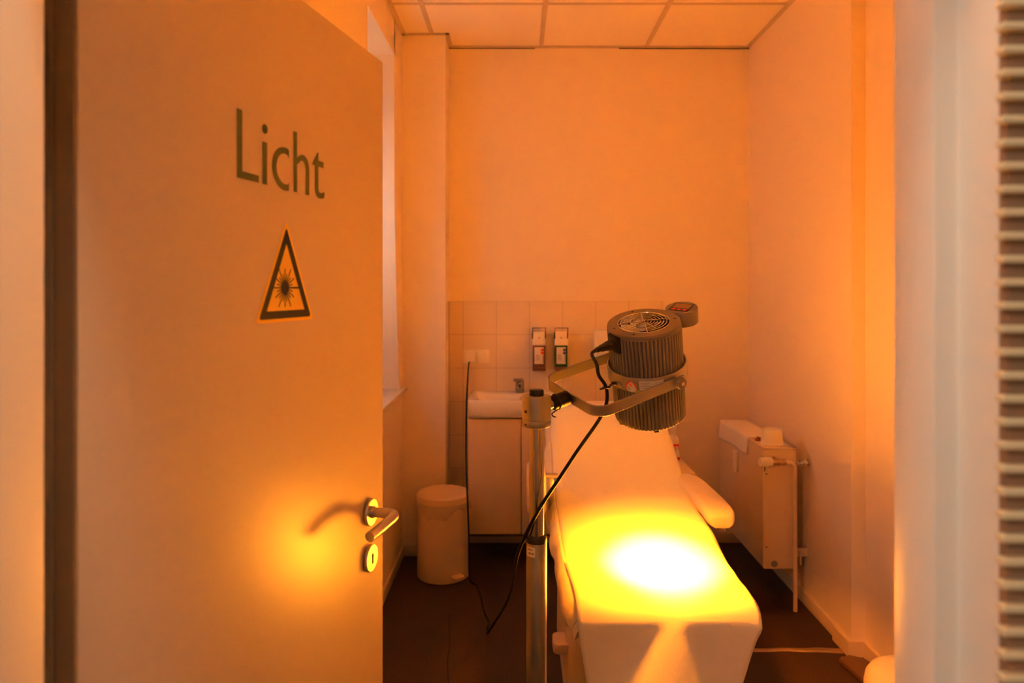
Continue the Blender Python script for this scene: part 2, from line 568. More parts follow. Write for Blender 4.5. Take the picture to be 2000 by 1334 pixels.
def arcpts(cx, cy, rx, ry, a0, a1, n):
    return [(cx+rx*math.cos(R(a0+(a1-a0)*k/n)), cy+ry*math.sin(R(a0+(a1-a0)*k/n))) for k in range(n+1)]
def letter(name, polys):
    b = MB()
    for q in polys:
        b.prism(q, 0.0003, 0.0009, DM)
    return tag(obj(name, b, 'letters', door), 'dark green printed letter')
BL = 1.669
letter('letter', [[(0.2663, BL), (0.3182, BL), (0.3182, BL+0.0105), (0.2779, BL+0.0105), (0.2779, BL+0.0970), (0.2663, BL+0.0970)]])
letter('letter', [[(0.3284, BL), (0.3392, BL), (0.3392, BL+0.0632), (0.3284, BL+0.0632)], arcpts(0.3338, BL+0.0830, 0.0068, 0.0072, 0, 345, 23)])
co = arcpts(0.3880, BL+0.0320, 0.0350, 0.0338, 72, 288, 28)
ci = arcpts(0.3888, BL+0.0322, 0.0246, 0.0242, 293, 67, 28)
letter('letter', [co + [(0.3995, BL+0.0022), (0.3995, BL+0.0122)] + ci + [(0.3995, BL+0.0512), (0.3995, BL+0.0635)]])
ho = arcpts(0.4420, BL+0.0420, 0.0198, 0.0222, 0, 118, 16)
hi = arcpts(0.4395, BL+0.0380, 0.0118, 0.0168, 128, 0, 14)
letter('letter', [[(0.4140, BL), (0.4236, BL), (0.4236, BL+0.0975), (0.4140, BL+0.0975)],
                  [(0.4618, BL)] + ho + [(0.4230, BL+0.0555), (0.4230, BL+0.0450)] + hi + [(0.4513, BL)]])
letter('letter', [[(0.4815, BL+0.0175)] + arcpts(0.4965, BL+0.0160, 0.0150, 0.0165, 180, 270, 8) + [(0.5060, BL+0.0002), (0.5132, BL+0.0030), (0.5132, BL+0.0125), (0.5060, BL+0.0098)]
                  + arcpts(0.4990, BL+0.0170, 0.0070, 0.0078, 285, 180, 6) + [(0.4922, BL+0.0540), (0.5102, BL+0.0540), (0.5102, BL+0.0640), (0.4922, BL+0.0640), (0.4922, BL+0.0775), (0.4905, BL+0.0775), (0.4718, BL+0.0545), (0.4815, BL+0.0540)]])

sign = tag(obj('warning_sign', MB().prism(rrect(0, 0, 0.001, 0.001, 0.0004, 1), 0.0001, 0.0002, DM), 'yellow', door), 'yellow triangular laser warning sticker')
def tri(inset, r):
    A = [(0.3922, 1.6205), (0.3098, 1.4610), (0.4746, 1.4610)]
    c = (sum(p[0] for p in A)/3, sum(p[1] for p in A)/3-0.0)
    out = []
    # inset each edge, then round each corner
    def line(p, q):
        dx, dy = q[0]-p[0], q[1]-p[1]
        L = math.hypot(dx, dy)
        return (p[0]-dy/L*inset, p[1]+dx/L*inset, dx/L, dy/L)
    ls = [line(A[i], A[(i+1) % 3]) for i in range(3)]
    V = []
    for i in range(3):
        x1, y1, dx1, dy1 = ls[i-1]; x2, y2, dx2, dy2 = ls[i]
        den = dx1*dy2-dy1*dx2
        t = ((x2-x1)*dy2-(y2-y1)*dx2)/den
        V.append((x1+dx1*t, y1+dy1*t))
    for i in range(3):
        p, a, b = Vector(V[i]), Vector(V[i-1]), Vector(V[(i+1) % 3])
        u, v = (a-p).normalized(), (b-p).normalized()
        s = p+u*r*1.7; e = p+v*r*1.7
        for k in range(5):
            q = k/4
            out.append(tuple((1-q)**2*s+2*q*(1-q)*p+q*q*e))
    return out
sb = MB().prism(tri(0.0, 0.005), 0.0002, 0.0007, DM)
me = sign.data
old = me
sign2 = obj('warning_sign_face', sb, 'yellow', door)
sign.data = sign2.data
bpy.data.objects.remove(sign2)
bd = MB()
to, ti = tri(0.0050, 0.004), tri(0.0172, 0.001)
t = bmesh.new()
vo = [t.verts.new((x, y, 0.0010)) for x, y in to]; vi = [t.verts.new((x, y, 0.0010)) for x, y in ti]
for k in range(15):
    t.faces.new((vo[k], vo[(k+1) % 15], vi[(k+1) % 15], vi[k]))
bmesh.ops.recalc_face_normals(t, faces=t.faces)
bd.join(t, DM)
obj('black_border', bd, 'black', sign)
bu = MB()
cx, cz = 0.3878, 1.5140
for k in range(24):
    a = 2*PI*k/24
    Lr = 0.0345 if k % 2 == 0 else 0.0225
    if k % 4 == 2: Lr = 0.030
    wv = 0.0011
    c, s = math.cos(a), math.sin(a)
    r0 = 0.006
    bu.prism([(cx+c*r0-s*wv, cz+s*r0+c*wv), (cx+c*r0+s*wv, cz+s*r0-c*wv), (cx+c*Lr+s*wv*0.8, cz+s*Lr-c*wv*0.8), (cx+c*Lr-s*wv*0.8, cz+s*Lr+c*wv*0.8)], 0.0008, 0.0011, DM)
bu.prism(arcpts(cx, cz, 0.0105, 0.0105, 0, 345, 23), 0.0008, 0.0012, DM)
bu.prism([(cx, cz-0.0014), (0.4400, cz-0.0014), (0.4400, cz+0.0014), (cx, cz+0.0014)], 0.0008, 0.0012, DM)
obj('laser_burst', bu, 'black', sign)

def dpt(u, z, n):
    return DM @ Vector((u, z, n))
hd = MB()
hu, hz = 0.6940, 1.0635
hd.tube([dpt(hu, hz, 0.006), dpt(hu, hz, 0.028), dpt(hu, hz, 0.044), dpt(hu-0.006, hz, 0.056), dpt(hu-0.020, hz-0.0005, 0.0605), dpt(hu-0.045, hz-0.0010, 0.0610), dpt(hu-0.085, hz-0.0025, 0.060), dpt(hu-0.116, hz-0.005, 0.056)], 0.0098, 20, 8)
handle = tag(obj('door_handle', hd, 'brushed', door), 'curved steel lever handle')
def rosette(z, n):
    b = MB()
    mx = DM @ Matrix.Translation((hu, z, 0))
    b.lathe([(0, 0.0005), (0.0262, 0.0005), (0.0268, 0.002), (0.0268, 0.0065), (0.0255, 0.0085), (0, 0.0088)], 40, mx)
    return b
obj('handle_rose', rosette(hz, 0).cyl(dpt(hu, hz, 0.008), dpt(hu, hz, 0.016), 0.0115), 'brushed', door)
kr = obj('keyhole_rose', rosette(0.9715, 0), 'brushed', door)
kh = MB()
kmx = DM @ Matrix.Translation((hu, 0.9715, 0))
kh.prism([(-0.0026, -0.0105), (0.0026, -0.0105), (0.0028, 0.002), (0.0042, 0.006), (0, 0.0105), (-0.0042, 0.006), (-0.0028, 0.002)], 0.0086, 0.0094, kmx)
obj('keyhole', kh, 'darkhole', kr)

# ------------------------------------------------------------------ slatted panel at the right edge, on the hallway wall
sp = thing('louvre_panel', 'pale slatted louvre panel at the right edge beside the door frame', 'louvre', (0.60, 0.565, 0.6))
pn = MB().box((0.3960, 0.556, 0.60), (0.80, 0.5675, 2.3), 0.001)
obj('back_board', pn, 'slatback', sp)
sl = MB()
z = 0.62
while z < 2.28:
    sl.box((0.3865, 0.548, z), (0.80, 0.558, z+0.0060), 0.001)
    z += 0.01865
obj('slats', sl, 'slat', sp)

# ------------------------------------------------------------------ treatment bed
bed = thing('treatment_bed', 'white padded treatment bed under a paper sheet, lit by the yellow lamp', 'treatment bed', (0.41, 2.7, 0))
PROF = [(1.980, 0.553), (1.986, 0.576), (1.998, 0.596), (2.022, 0.613), (2.065, 0.625), (2.14, 0.633), (2.27, 0.638), (2.36, 0.655), (2.44, 0.675), (2.55, 0.682),
        (2.665, 0.688), (2.79, 0.712), (2.916, 0.757), (3.02, 0.808), (3.11, 0.857), (3.20, 0.905), (3.28, 0.944), (3.345, 0.962), (3.385, 0.955)]
def interp(P, n):
    out = []
    for i in range(len(P)-1):
        p0 = Vector(P[max(i-1, 0)]); p1 = Vector(P[i]); p2 = Vector(P[i+1]); p3 = Vector(P[min(i+2, len(P)-1)])
        for k in range(n):
            s = k/n
            out.append(0.5*((2*p1)+(p2-p0)*s+(2*p0-5*p1+4*p2-p3)*s*s+(3*p1-p0-3*p2+p3)*s**3))
    out.append(Vector(P[-1]))
    return out
CURVE = interp(PROF, 4)
BXC, BHW = 0.410, 0.284
def halfw(y):
    h = BHW
    if y < 2.03:
        h -= 0.030*((2.03-y)/0.045)**2
    if y > 3.22:
        h -= 0.10*((y-3.22)/0.165)**2
    return h
def topz(x, y, z0, hw):
    r = 0.050
    d = abs(x-BXC)
    crown = 0.010*(1-(min(d, hw)/hw)**2)
    e = max(0.0, (d-(hw-r))/r)
    e = min(e, 1.0)
    return z0 - 0.010 + crown - r*(1-math.sqrt(max(0.0, 1-e*e)))*0.9
rows = []
for i, c in enumerate(CURVE):
    y, z0 = c.x, c.y
    T = (CURVE[min(i+1, len(CURVE)-1)]-CURVE[max(i-1, 0)]).normalized()
    hw = halfw(y)
    th = 0.105
    ring = []
    N = 26
    for k in range(N+1):
        x = BXC + hw*math.sin(-PI/2+PI*k/N)
        ring.append((x, y, topz(x, y, z0, hw)))
    # side and bottom, offset along the profile normal
    nx, nz = T.y, -T.x
    for k in range(N+1):
        q = 1-2*k/N
        x = BXC + (hw-0.02)*q
        lump = 0.004*math.sin(y*31+1.3*q) if abs(q) > 0.9 else 0
        ring.append((x+lump, y+nx*th*0.6, z0-0.02-th*abs(nz)*0.9+0.0))
    rows.append(ring)
obj('mattress', MB().grid(rows, close_u=True, caps=True), 'uphol', bed, sharp=60)
# terry cover bulging over the near side
rows = []
for i in range(41):
    s = i/40
    y = 1.985+s*1.10
    j = min(range(len(CURVE)), key=lambda k: abs(CURVE[k].x-y))
    z0 = CURVE[j].y
    row = []
    hang = 0.050+0.040*min(1, max(0, (y-2.05)/0.5))+0.018*math.sin(y*17)+0.010*math.sin(y*41+1)
    for k in range(9):
        v = k/8
        x = 0.147-0.026*math.sin(v*PI*0.75)-0.006*math.sin(y*23+v*2.2)*v-0.005*math.sin(y*47)*v
        if y < 2.50:
            x += 0.034*((2.50-y)/0.515)**2
        row.append((x, y, z0-0.010-0.015*v-hang*v*v**0.3))
    rows.append(row)
cv = obj('side_cover', MB().grid(rows), 'cloth', bed, sharp=80)
md = cv.modifiers.new('solid', 'SOLIDIFY'); md.thickness = 0.004
# frame, lift column and base
obj('seat_frame', MB().box((0.20, 2.12, 0.475), (0.62, 2.95, 0.520), 0.008), 'cream', bed)
obj('lift_column', MB().box((0.30, 2.62, 0.20), (0.52, 2.92, 0.50), 0.02), 'cream', bed)
bs = MB()
rows = []
for s in range(13):
    q = s/12
    z = 0.302*math.sin(q*PI/2)
    k = math.cos(q*PI/2)
    grow = 0.012*(1-q)
    x0 = 0.176-grow*0.3+0.022*(1-k)*q**6
    x1 = 0.640-0.022*(1-k)*q**6
    y0 = 2.46+0.10*q**3+0.02*(1-k); y1 = 3.12-0.05*q
    rows.append([(x, y, z) for x, y in rrect(x0, y0, x1, y1, 0.055, 5)])
bs.grid(rows, close_u=True, caps=True)
obj('base', bs, 'cream', bed, sharp=50)
pd = MB().prism(rrect(0.128, 2.50, 0.235, 2.60, 0.022, 5), 0.178, 0.216, None, 0.006)
obj('foot_pedal', pd, 'cream', bed)
# right armrest (padded, curved) and the lowered left one
ar = MB()
rows = []
AP = [(2.535, 0.647, 0.022), (2.545, 0.655, 0.030), (2.575, 0.664, 0.032), (2.65, 0.672, 0.030), (2.75, 0.686, 0.028), (2.83, 0.698, 0.026), (2.885, 0.702, 0.024), (2.905, 0.702, 0.016)]
for c in interp([(a, b) for a, b, _ in AP], 4):
    y = c.x
    f = min(1.0, max(0.0, (y-2.535)/0.05)); g = min(1.0, max(0.0, (2.905-y)/0.05))
    hw = 0.057*(0.55+0.45*math.sqrt(max(0, 1-(1-f)**2)))*(0.6+0.4*math.sqrt(max(0, 1-(1-g)**2)))
    hz_ = 0.030*(0.6+0.4*math.sqrt(max(0, 1-(1-f)**2)))
    xc = 0.752-0.055*max(0, (y-2.60)/0.3)**1.5
    rows.append([(xc+x, y, c.y+zz) for x, zz in rrect(-hw, -hz_, hw, hz_*0.9, min(hz_, hw)*0.75, 4)])
ar.grid(rows, close_u=True, caps=True)
arm = tag(obj('armrest', ar, 'uphol', bed, sharp=60), 'raised padded armrest on the radiator side')
obj('armrest_knob', MB().cyl((0.762, 2.585, 0.622), (0.762, 2.585, 0.604), 0.017, 20, bev=0.004), 'cream', arm)
obj('armrest_bracket', MB().box((0.690, 2.80, 0.56), (0.715, 2.86, 0.690), 0.006).box((0.60, 2.81, 0.565), (0.70, 2.85, 0.59), 0.004), 'cream', arm)
al = MB().box((0.034, 2.58, 0.655), (0.106, 2.80, 0.815), 0.022, None, 4)
arl = tag(obj('armrest', al, 'uphol', bed, sharp=60), 'lowered padded armrest behind the lamp pole')
obj('armrest_pin', MB().cyl((0.10, 2.70, 0.775), (0.155, 2.70, 0.775), 0.011, 16).box((0.118, 2.69, 0.64), (0.140, 2.71, 0.775), 0.004), 'brushed', arl)

# paper sheet over the bed, hanging down at the foot
rows = []
NX = 40
def hangz(s): return 0.545-s*0.33
for i in range(25, 0, -1):       # hanging part, bottom to top
    s = i/25
    row = []
    for k in range(NX+1):
        q = k/NX
        xl = 0.1705+0.060*s**1.15
        xr = 0.701-0.085*s**0.9
        x = xl+(xr-xl)*q
        cxs = 0.446-0.050*s
        hwid = 0.028+0.170*s
        bul = math.exp(-(abs(x-cxs)/hwid)**3)
        z = 0.550-0.35*s
        y = 1.9735 + 0.045*s - 0.105*s*bul
        y += 0.003*math.sin(x*37+s*4)*s
        z += (topz(x, 1.985, 0, BHW)-topz(BXC, 1.985, 0, BHW))*0.33*max(0.0, 1-s*4)
        row.append((x, y, z))
    rows.append(row)
for i, c in enumerate(CURVE):
    y, z0 = c.x, c.y
    if y > 3.30: break
    T = (CURVE[min(i+1, len(CURVE)-1)]-CURVE[max(i-1, 0)]).normalized()
    nx, nz = -T.y, T.x
    if nz < 0: nx, nz = -nx, -nz
    hw = BHW
    row = []
    for k in range(NX+1):
        q = k/NX
        xl = 0.1705-0.0230*min(1, max(0, (y-1.985)/0.25))
        xr = 0.701+0.000*min(1, max(0, (y-1.985)/0.10))
        x = xl+(xr-xl)*q
        if y > 3.05:
            x = BXC+(x-BXC)*(1-0.06*((y-3.05)/0.25)**2)
        e = max(0, (abs(x-BXC)-(hw-0.05))/0.05)
        drop = 0.0 if e < 1 else 0.02*(e-1)
        fz = 0.35+0.65*min(1.0, max(0.0, (y-1.985)/0.14))
        tz = topz(BXC, y, z0, hw)
        z = tz+(topz(x, y, z0, hw)-tz)*fz-drop*fz
        off = 0.005
        row.append((x, y+nx*off, z+nz*off+0.0012*math.sin(y*55+x*9)))
    rows.append(row)
ps = obj('paper_sheet', MB().grid(rows), 'paper', None, (0.41, 2.0, 0.2), sharp=80)
md = ps.modifiers.new('solid', 'SOLIDIFY'); md.thickness = 0.0008; md.offset = 1
tag(ps, 'white paper sheet spread over the bed and hanging down at its foot', 'paper sheet')

# ------------------------------------------------------------------ lamp on its stand
lamp = thing('therapy_lamp', 'grey ribbed therapy lamp on a telescopic metal stand, shining on the bed', 'lamp', (0.0475, 1.774, 0))
PX, PY = 0.0475, 1.774
bse = MB()
for k in range(5):
    a = R(20+72*k)
    bse.sweep([(PX, PY, 0.10), (PX+0.12*math.cos(a), PY+0.12*math.sin(a), 0.095), (PX+0.24*math.cos(a), PY+0.24*math.sin(a), 0.080)], 0.016, 0.013, (0, 0, 1))
bse.cyl((PX, PY, 0.07), (PX, PY, 0.14), 0.045, 32, bev=0.005)
b_ = obj('stand_base', bse, 'alu', lamp)
for k in range(5):
    a = R(20+72*k)
    x, y = PX+0.235*math.cos(a), PY+0.235*math.sin(a)
    obj('castor', MB().cyl((x-0.012*math.sin(a), y+0.012*math.cos(a), 0.031), (x+0.012*math.sin(a), y-0.012*math.cos(a), 0.031), 0.031, 24, bev=0.004).cyl((x, y, 0.03), (x, y, 0.075), 0.008, 12), 'plastic_black', b_)
obj('lower_tube', MB().cyl((PX, PY, 0.12), (PX, PY, 0.868), 0.0264, 40, bev=0.001), 'alupole', lamp)
obj('tube_collar', MB().lathe([(0.0191, 0.860), (0.0268, 0.860), (0.0268, 0.873), (0.0250, 0.876), (0.0191, 0.876)], 40, Matrix.Translation((PX, PY, 0))), 'plastic_black', lamp)
obj('upper_tube', MB().cyl((PX, PY, 0.80), (PX, PY, 1.17), 0.0191, 40), 'chromepole', lamp)
st = MB()
stk = obj('tube_sticker', MB().grid([[(PX+0.0267*math.cos(R(a)), PY+0.0267*math.sin(R(a)), z) for a in range(204, 262, 4)] for z in (0.828, 0.853)]), 'label', lamp)
tx = MB()
for z, segs in ((0.8445, ((212, 226), (229, 238), (241, 247))), (0.8345, ((218, 236), (239, 256)))):
    for a0, a1 in segs:
        tx.grid([[(PX+0.0269*math.cos(R(a)), PY+0.0269*math.sin(R(a)), zz) for a in range(a0, a1+1, 2)] for zz in (z, z+0.0045)])
obj('sticker_print', tx, 'labelgrey', stk)
hdm = MB().lathe([(0, 1.158), (0.0360, 1.158), (0.0372, 1.160), (0.0372, 1.1735), (0.0365, 1.1745), (0.0365, 1.1755), (0.0376, 1.1765), (0.0376, 1.2340), (0.0360, 1.2370), (0, 1.2370)], 48, Matrix.Translation((PX, PY, 0)))
hh = obj('stand_head', hdm, 'alu', lamp)
obj('head_cap', MB().cyl((PX, PY, 1.236), (PX, PY, 1.2515), 0.0185, 32, bev=0.002), 'plastic_black', hh)
for z, r in ((1.199, 0.0036), (1.166, 0.0022)):
    a = R(222)
    c = Vector((PX+0.0370*math.cos(a), PY+0.0370*math.sin(a), z))
    d = Vector((math.cos(a), math.sin(a), 0))
    obj('grub_screw', MB().cyl(c, c+d*0.0022, r, 14), 'darkhole', hh)
# side arm and clamp to the yoke
AD = Vector((-0.8499, -0.4717, -0.2348)).normalized()
foot = LC + AD*0.2715
pole_end = Vector((PX, PY, 1.2010))
obj('side_arm', MB().cyl(pole_end, foot-AD*0.004, 0.0135, 28), 'chromepole', lamp)
ck = MB().cyl(foot+AD*0.054, foot+AD*0.004, 0.0195, 32, bev=0.002)
clamp = obj('arm_clamp', ck, 'rubber', lamp)
# yoke (flat bar bent to a U with rounded corners)
YW = 0.1255
UP = LX.cross(AD).normalized()
if UP.z < 0: UP = -UP
A_ = -AD
pts = []
def yk(x, l): return LC + LX*x + AD*l
rad = 0.045
LL = 0.2715
pts.append(yk(YW, -0.018))
pts.append(yk(YW, 0.10))
for k in range(9):
    a = R(90*k/8)
    pts.append(yk(YW-rad+rad*math.cos(a), LL-rad+rad*math.sin(a)))
for k in range(9):
    a = R(90+90*k/8)
    pts.append(yk(-(YW-rad)+rad*math.cos(a), LL-rad+rad*math.sin(a)))
pts.append(yk(-YW, 0.10))
pts.append(yk(-YW, -0.018))
yoke = obj('yoke', MB().sweep(pts, 0.0025, 0.0150, UP), 'alu', lamp)
kn = MB()
for s in (1, -1):
    k_ = obj('pivot_knob', MB().cyl(LC+LX*s*(YW+0.002), LC+LX*s*(YW+0.017), 0.0160, 32, bev=0.002), 'alupaint', yoke)
    obj('knob_screw', MB().cyl(LC+LX*s*(YW+0.0165), LC+LX*s*(YW+0.0185), 0.0050, 18), 'brushed', k_)
# ring that carries the housing
def lp_(r, ang, h):
    return LM @ Vector((r*math.cos(R(ang)), r*math.sin(R(ang)), h))
rg = MB().lathe([(0.1075, -0.0215), (0.1105, -0.0215), (0.1112, -0.0205), (0.1112, 0.0205), (0.1105, 0.0215), (0.1075, 0.0215)], 96, LM, closed=True)
ring = obj('carrier_ring', rg, 'alu', lamp)
for a in (45, 135, 225, 315):
    obj('spacer', MB().cyl(lp_(0.100, a, 0), lp_(0.108, a, 0), 0.006, 12), 'alu', ring)
for a in (0, 180):
    obj('pivot_pin', MB().cyl(lp_(0.110, a, 0), lp_(YW, a, 0), 0.010, 20), 'alu', ring)
def patch(a0, a1, h0, h1, r, n=10):
    return [[lp_(r, a0+(a1-a0)*k/n, h) for k in range(n+1)] for h in (h0, h1)]
def disc_on_ring(ang, h, rr, r, n=28):
    b = bmesh.new()
    vs = []
    for k in range(n):
        t_ = 2*PI*k/n
        vs.append(b.verts.new(lp_(r, ang+math.degrees(rr*math.cos(t_)/r), h+rr*math.sin(t_))))
    b.faces.new(vs)
    return MB().join(b)
sk_ = tag(obj('inspection_sticker', disc_on_ring(-64.2, -0.0045, 0.0165, 0.1117), 'label', ring), 'round red and white inspection sticker')
rd = MB()
n = 28
b = bmesh.new()
vs = []
for k in range(n+1):
    t_ = R(-22+224*k/n)
    vs.append(b.verts.new(lp_(0.1119, -64.2+math.degrees(0.0160*math.cos(t_)/0.1119), -0.0045+0.0160*math.sin(t_))))
b.faces.new(vs)
rd.join(b)
obj('red_field', rd, 'red', sk_)
dt = MB()
for k in range(11):
    t_ = R(-15+210*k/10)
    dt.join(disc_on_ring(-64.2+math.degrees(0.0125*math.cos(t_)/0.112), -0.0045+0.0125*math.sin(t_), 0.0014, 0.1120, 8).bm)
dt.join(disc_on_ring(-64.2, -0.0005, 0.0050, 0.1120, 18).bm)
obj('sticker_print', dt, mat('pale_red_print', (0.85, 0.25, 0.18), 0.5), sk_)
rp = tag(obj('rating_plate', MB().grid(patch(-52, -18, -0.014, 0.014, 0.1117)), 'label', ring), 'pale rating plate')
ln = MB()
for i, h in enumerate((0.008, 0.003, -0.002, -0.007)):
    ln.grid(patch(-50.5, -50.5+(14, 11, 15, 9)[i], h, h+0.0016, 0.1119))
obj('plate_print', ln, 'labelgrey', rp)
rs = MB()
c = lp_(0.1110, -81.3, -0.0075); d = (lp_(0.13, -81.3, -0.0075)-c).normalized()
rs.cyl(c, c+d*0.0030, 0.0050, 18)
rsc = obj('ring_screw', rs, 'brushed', ring)
obj('screw_socket', MB().cyl(c+d*0.0029, c+d*0.0034, 0.0024, 6), 'darkhole', rsc)
# ribbed housing, upper and lower
NR = 60
SEG = NR*6
def rib(i):
    return (0.0005, 0.0003, -0.0010, -0.0042, -0.0010, 0.0003)[i % 6]
up = MB().lathe([(0.0995, -0.030), (0.1020, -0.028), (0.1020, 0.1265)], SEG, LM, rib)
up.lathe([(0.0985, 0.1262), (0.1022, 0.1262), (0.1022, 0.1300), (0.1000, 0.1306), (0.1000, 0.1318)], 96, LM)
obj('upper_housing', up, 'alupaint', lamp, sharp=20)
lw = MB().lathe([(0.1015, -0.024), (0.1015, -0.1455), (0.1000, -0.1468), (0.0950, -0.1468), (0.0920, -0.138), (0.0900, -0.130)], SEG, LM, lambda i: rib(i))
lower = obj('lower_housing', lw, 'alupaint', lamp, sharp=20)
obj('lens', MB().lathe([(0, -0.140), (0.0905, -0.140), (0.0905, -0.134), (0, -0.134)], 64, LM), 'lens', lower)
lt = MB()
for h0, h1 in ((-0.145, -0.026),):
    c0, c1 = lp_(0.1035, -94, h0), lp_(0.1035, -94, h1)
    lt.sweep([c0, c1], 0.0042, 0.0030, (lp_(0.2, -94, 0)-lp_(0.1, -94, 0)))
lt2 = obj('guide_rail', lt, 'alu', lower)
obj('rail_slot', MB().sweep([lp_(0.1066, -92.5, -0.128), lp_(0.1066, -92.5, -0.03)], 0.0013, 0.0006, (lp_(0.2, -92.5, 0)-lp_(0.1, -92.5, 0))), 'darkhole', lt2)
tb = MB().sweep([lp_(0.1035, -35.5, -0.1475), lp_(0.1035, -29, -0.1475)], 0.003, 0.0016, LZ)
obj('filter_tab', tb, 'plastic_black', lower)
# top plate, fan guard, fan
tp = MB().lathe([(0.070, 0.1330), (0.0725, 0.1392), (0.0985, 0.1392), (0.1005, 0.1378), (0.1005, 0.1318), (0.070, 0.1318)], 96, LM, closed=True)
plate = obj('top_plate', tp, 'alupaint', lamp)
for a in (-59, 58, -108, 160):
    p_ = lp_(0.0865, a, 0.1391)
    obj('plate_screw', MB().cyl(p_, p_+LZ*0.0006, 0.0030, 14), 'darkhole', plate)
gr = MB()
for r in (0.012, 0.0205, 0.029, 0.0375, 0.046, 0.0545, 0.063):
    n = 56
    gr.tube([lp_(r, 360*k/n, 0.1405) for k in range(n+1)], 0.00125, 8, 1)
for k in range(4):
    a0 = -33+90*k
    pp = [lp_(0.070, a0, 0.1390), lp_(0.055, a0, 0.1425), lp_(0.030, a0, 0.1425), lp_(0.012, a0+10, 0.1425), lp_(0.004, a0+50, 0.1425), lp_(0.001, a0+80, 0.1425)]
    gr.tube(pp, 0.0014, 8, 5)
obj('fan_guard', gr, 'chrome', lamp)
fn = MB().lathe([(0.0690, 0.106), (0.0680, 0.104), (0, 0.104)], 64, LM)
well = obj('fan_well', fn, 'fanblade', lamp)
obj('well_lip', MB().lathe([(0.0725, 0.1380), (0.0718, 0.1396), (0.0705, 0.1400), (0.0690, 0.1375), (0.0680, 0.1330), (0.0685, 0.1260), (0.0690, 0.1060)], 64, LM), 'chrome', well)
obj('fan_hub', MB().cyl(lp_(0, 0, 0.108), lp_(0, 0, 0.131), 0.022, 32), 'fanblade', well)
bl = MB()
for k in range(5):
    a0 = 360*k/5
    rows = []
    for j in range(6):
        r = 0.021+0.044*j/5
        tw = 14+7*j/5
        rows.append([lp_(r, a0+tw*(q-0.5)*2.0+j*4, 0.127-0.016*q) for q in (0, 0.25, 0.5, 0.75, 1)])
    bl.grid(rows)
fo = obj('fan_blades', bl, 'fansilver', well)
# mains inlet
e0 = (lp_(0.2, -93, 0)-lp_(0.1, -93, 0)).normalized()
IM = Matrix((e0.cross(LZ).normalized()*-1, LZ, e0)).transposed().to_4x4()
IM.translation = lp_(0.0, -93, 0.1070)
il = MB().prism(rrect(-0.0245, -0.0235, 0.0245, 0.0235, 0.003, 3), 0.080, 0.1065, IM, 0.001)
il.prism(rrect(-0.0215, -0.0205, 0.0215, 0.0205, 0.002, 3), 0.1064, 0.1080, IM, 0.0005)
obj('mains_inlet', il, 'plastic_black', lamp)
# control display on a short bracket behind the lamp
dc = Vector((-0.0144, 0.1556, 0))
DD = LM @ Matrix.Translation((dc.x, dc.y, 0))
disp = obj('control_unit', MB().lathe([(0, 0.085), (0.0440, 0.085), (0.0460, 0.087), (0.0460, 0.1285), (0.0445, 0.1310), (0.0430, 0.1316), (0, 0.1316)], 64, DD), 'alupaint', lamp)
obj('display_bracket', MB().cyl(LM @ Vector((-0.009, 0.098, 0.105)), LM @ Vector((-0.013, 0.116, 0.105)), 0.014, 20), 'alupaint', disp)
rotz = Matrix.Rotation(R(24), 4, 'Z')
SM = DD @ rotz
scr = obj('display_panel', MB().prism(rrect(-0.0295, -0.0295, 0.0295, 0.0295, 0.002, 3), 0.1314, 0.1320, SM), 'plastic_black', disp)
lcd = MB().prism(rrect(-0.0245, -0.0085, 0.0245, 0.0245, 0.001, 2), 0.1319, 0.1323, SM)
obj('lcd_window', lcd, 'screen', scr)
for k in range(3):
    x = -0.0165+0.0165*k
    obj('button', MB().prism(rrect(x-0.006, -0.0235, x+0.006, -0.0145, 0.003, 4), 0.1319, 0.1326, SM), 'red', scr)

# ------------------------------------------------------------------ mains cable
def un(px, py, Y):
    return Vector(((px-1012)*Y/1344, Y, 1.514-(py-562)*Y/1344))
cab = thing('mains_cable', 'black mains cable from the wall socket across the floor up to the lamp', 'cable', (-0.136, 3.04, 0))
pin = lp_(0.1080, -93, 0.1070)
tip = pin + e0*0.052
p1 = tip + e0*0.012 + Vector((-0.004, 0, -0.006))
rr = 0.0047
path = [tip-e0*0.01, p1, un(1165.5, 712, 1.795), un(1169.5, 733, 1.800), un(1181.5, 751, 1.815), un(1185.5, 766, 1.822), un(1185, 785, 1.825), un(1178, 805, 1.825),
        un(1164, 829, 1.82), un(1128, 880, 1.79), un(1090, 938, 1.75), un(1055, 991, 1.725), un(1028, 1042, 1.76), un(1012, 1080, 1.86), un(1005, 1115, 2.05),
        un(1000, 1148, 2.28), un(987, 1182, 2.58), un(970, 1210, 2.86)]
path += [Vector((-0.1330, 3.010, rr)), Vector((-0.1345, 3.055, rr)), Vector((-0.1310, 3.115, rr)), Vector((-0.150, 3.18, rr)), Vector((-0.165, 3.26, rr)), Vector((-0.185, 3.38, rr)), Vector((-0.212, 3.49, rr)),
         Vector((-0.2405, 3.525, 0.006)), Vector((-0.2510, 3.545, 0.030)), Vector((-0.2540, 3.548, 0.12)), Vector((-0.2545, 3.548, 0.25)), Vector((-0.2610, 3.545, 0.42)), Vector((-0.2680, 3.590, 0.50)), Vector((-0.2790, 3.680, 0.62)), Vector((-0.2810, 3.722, 0.74)), Vector((-0.2790, 3.727, 0.85)),
         Vector((-0.2800, 3.765, 0.93)), Vector((-0.2840, 3.88, 1.01)), Vector((-0.2860, 3.99, 1.065)), Vector((-0.2860, 4.030, 1.080))]
obj('cord', MB().tube(path, rr, 12, 6), 'rubber', cab)
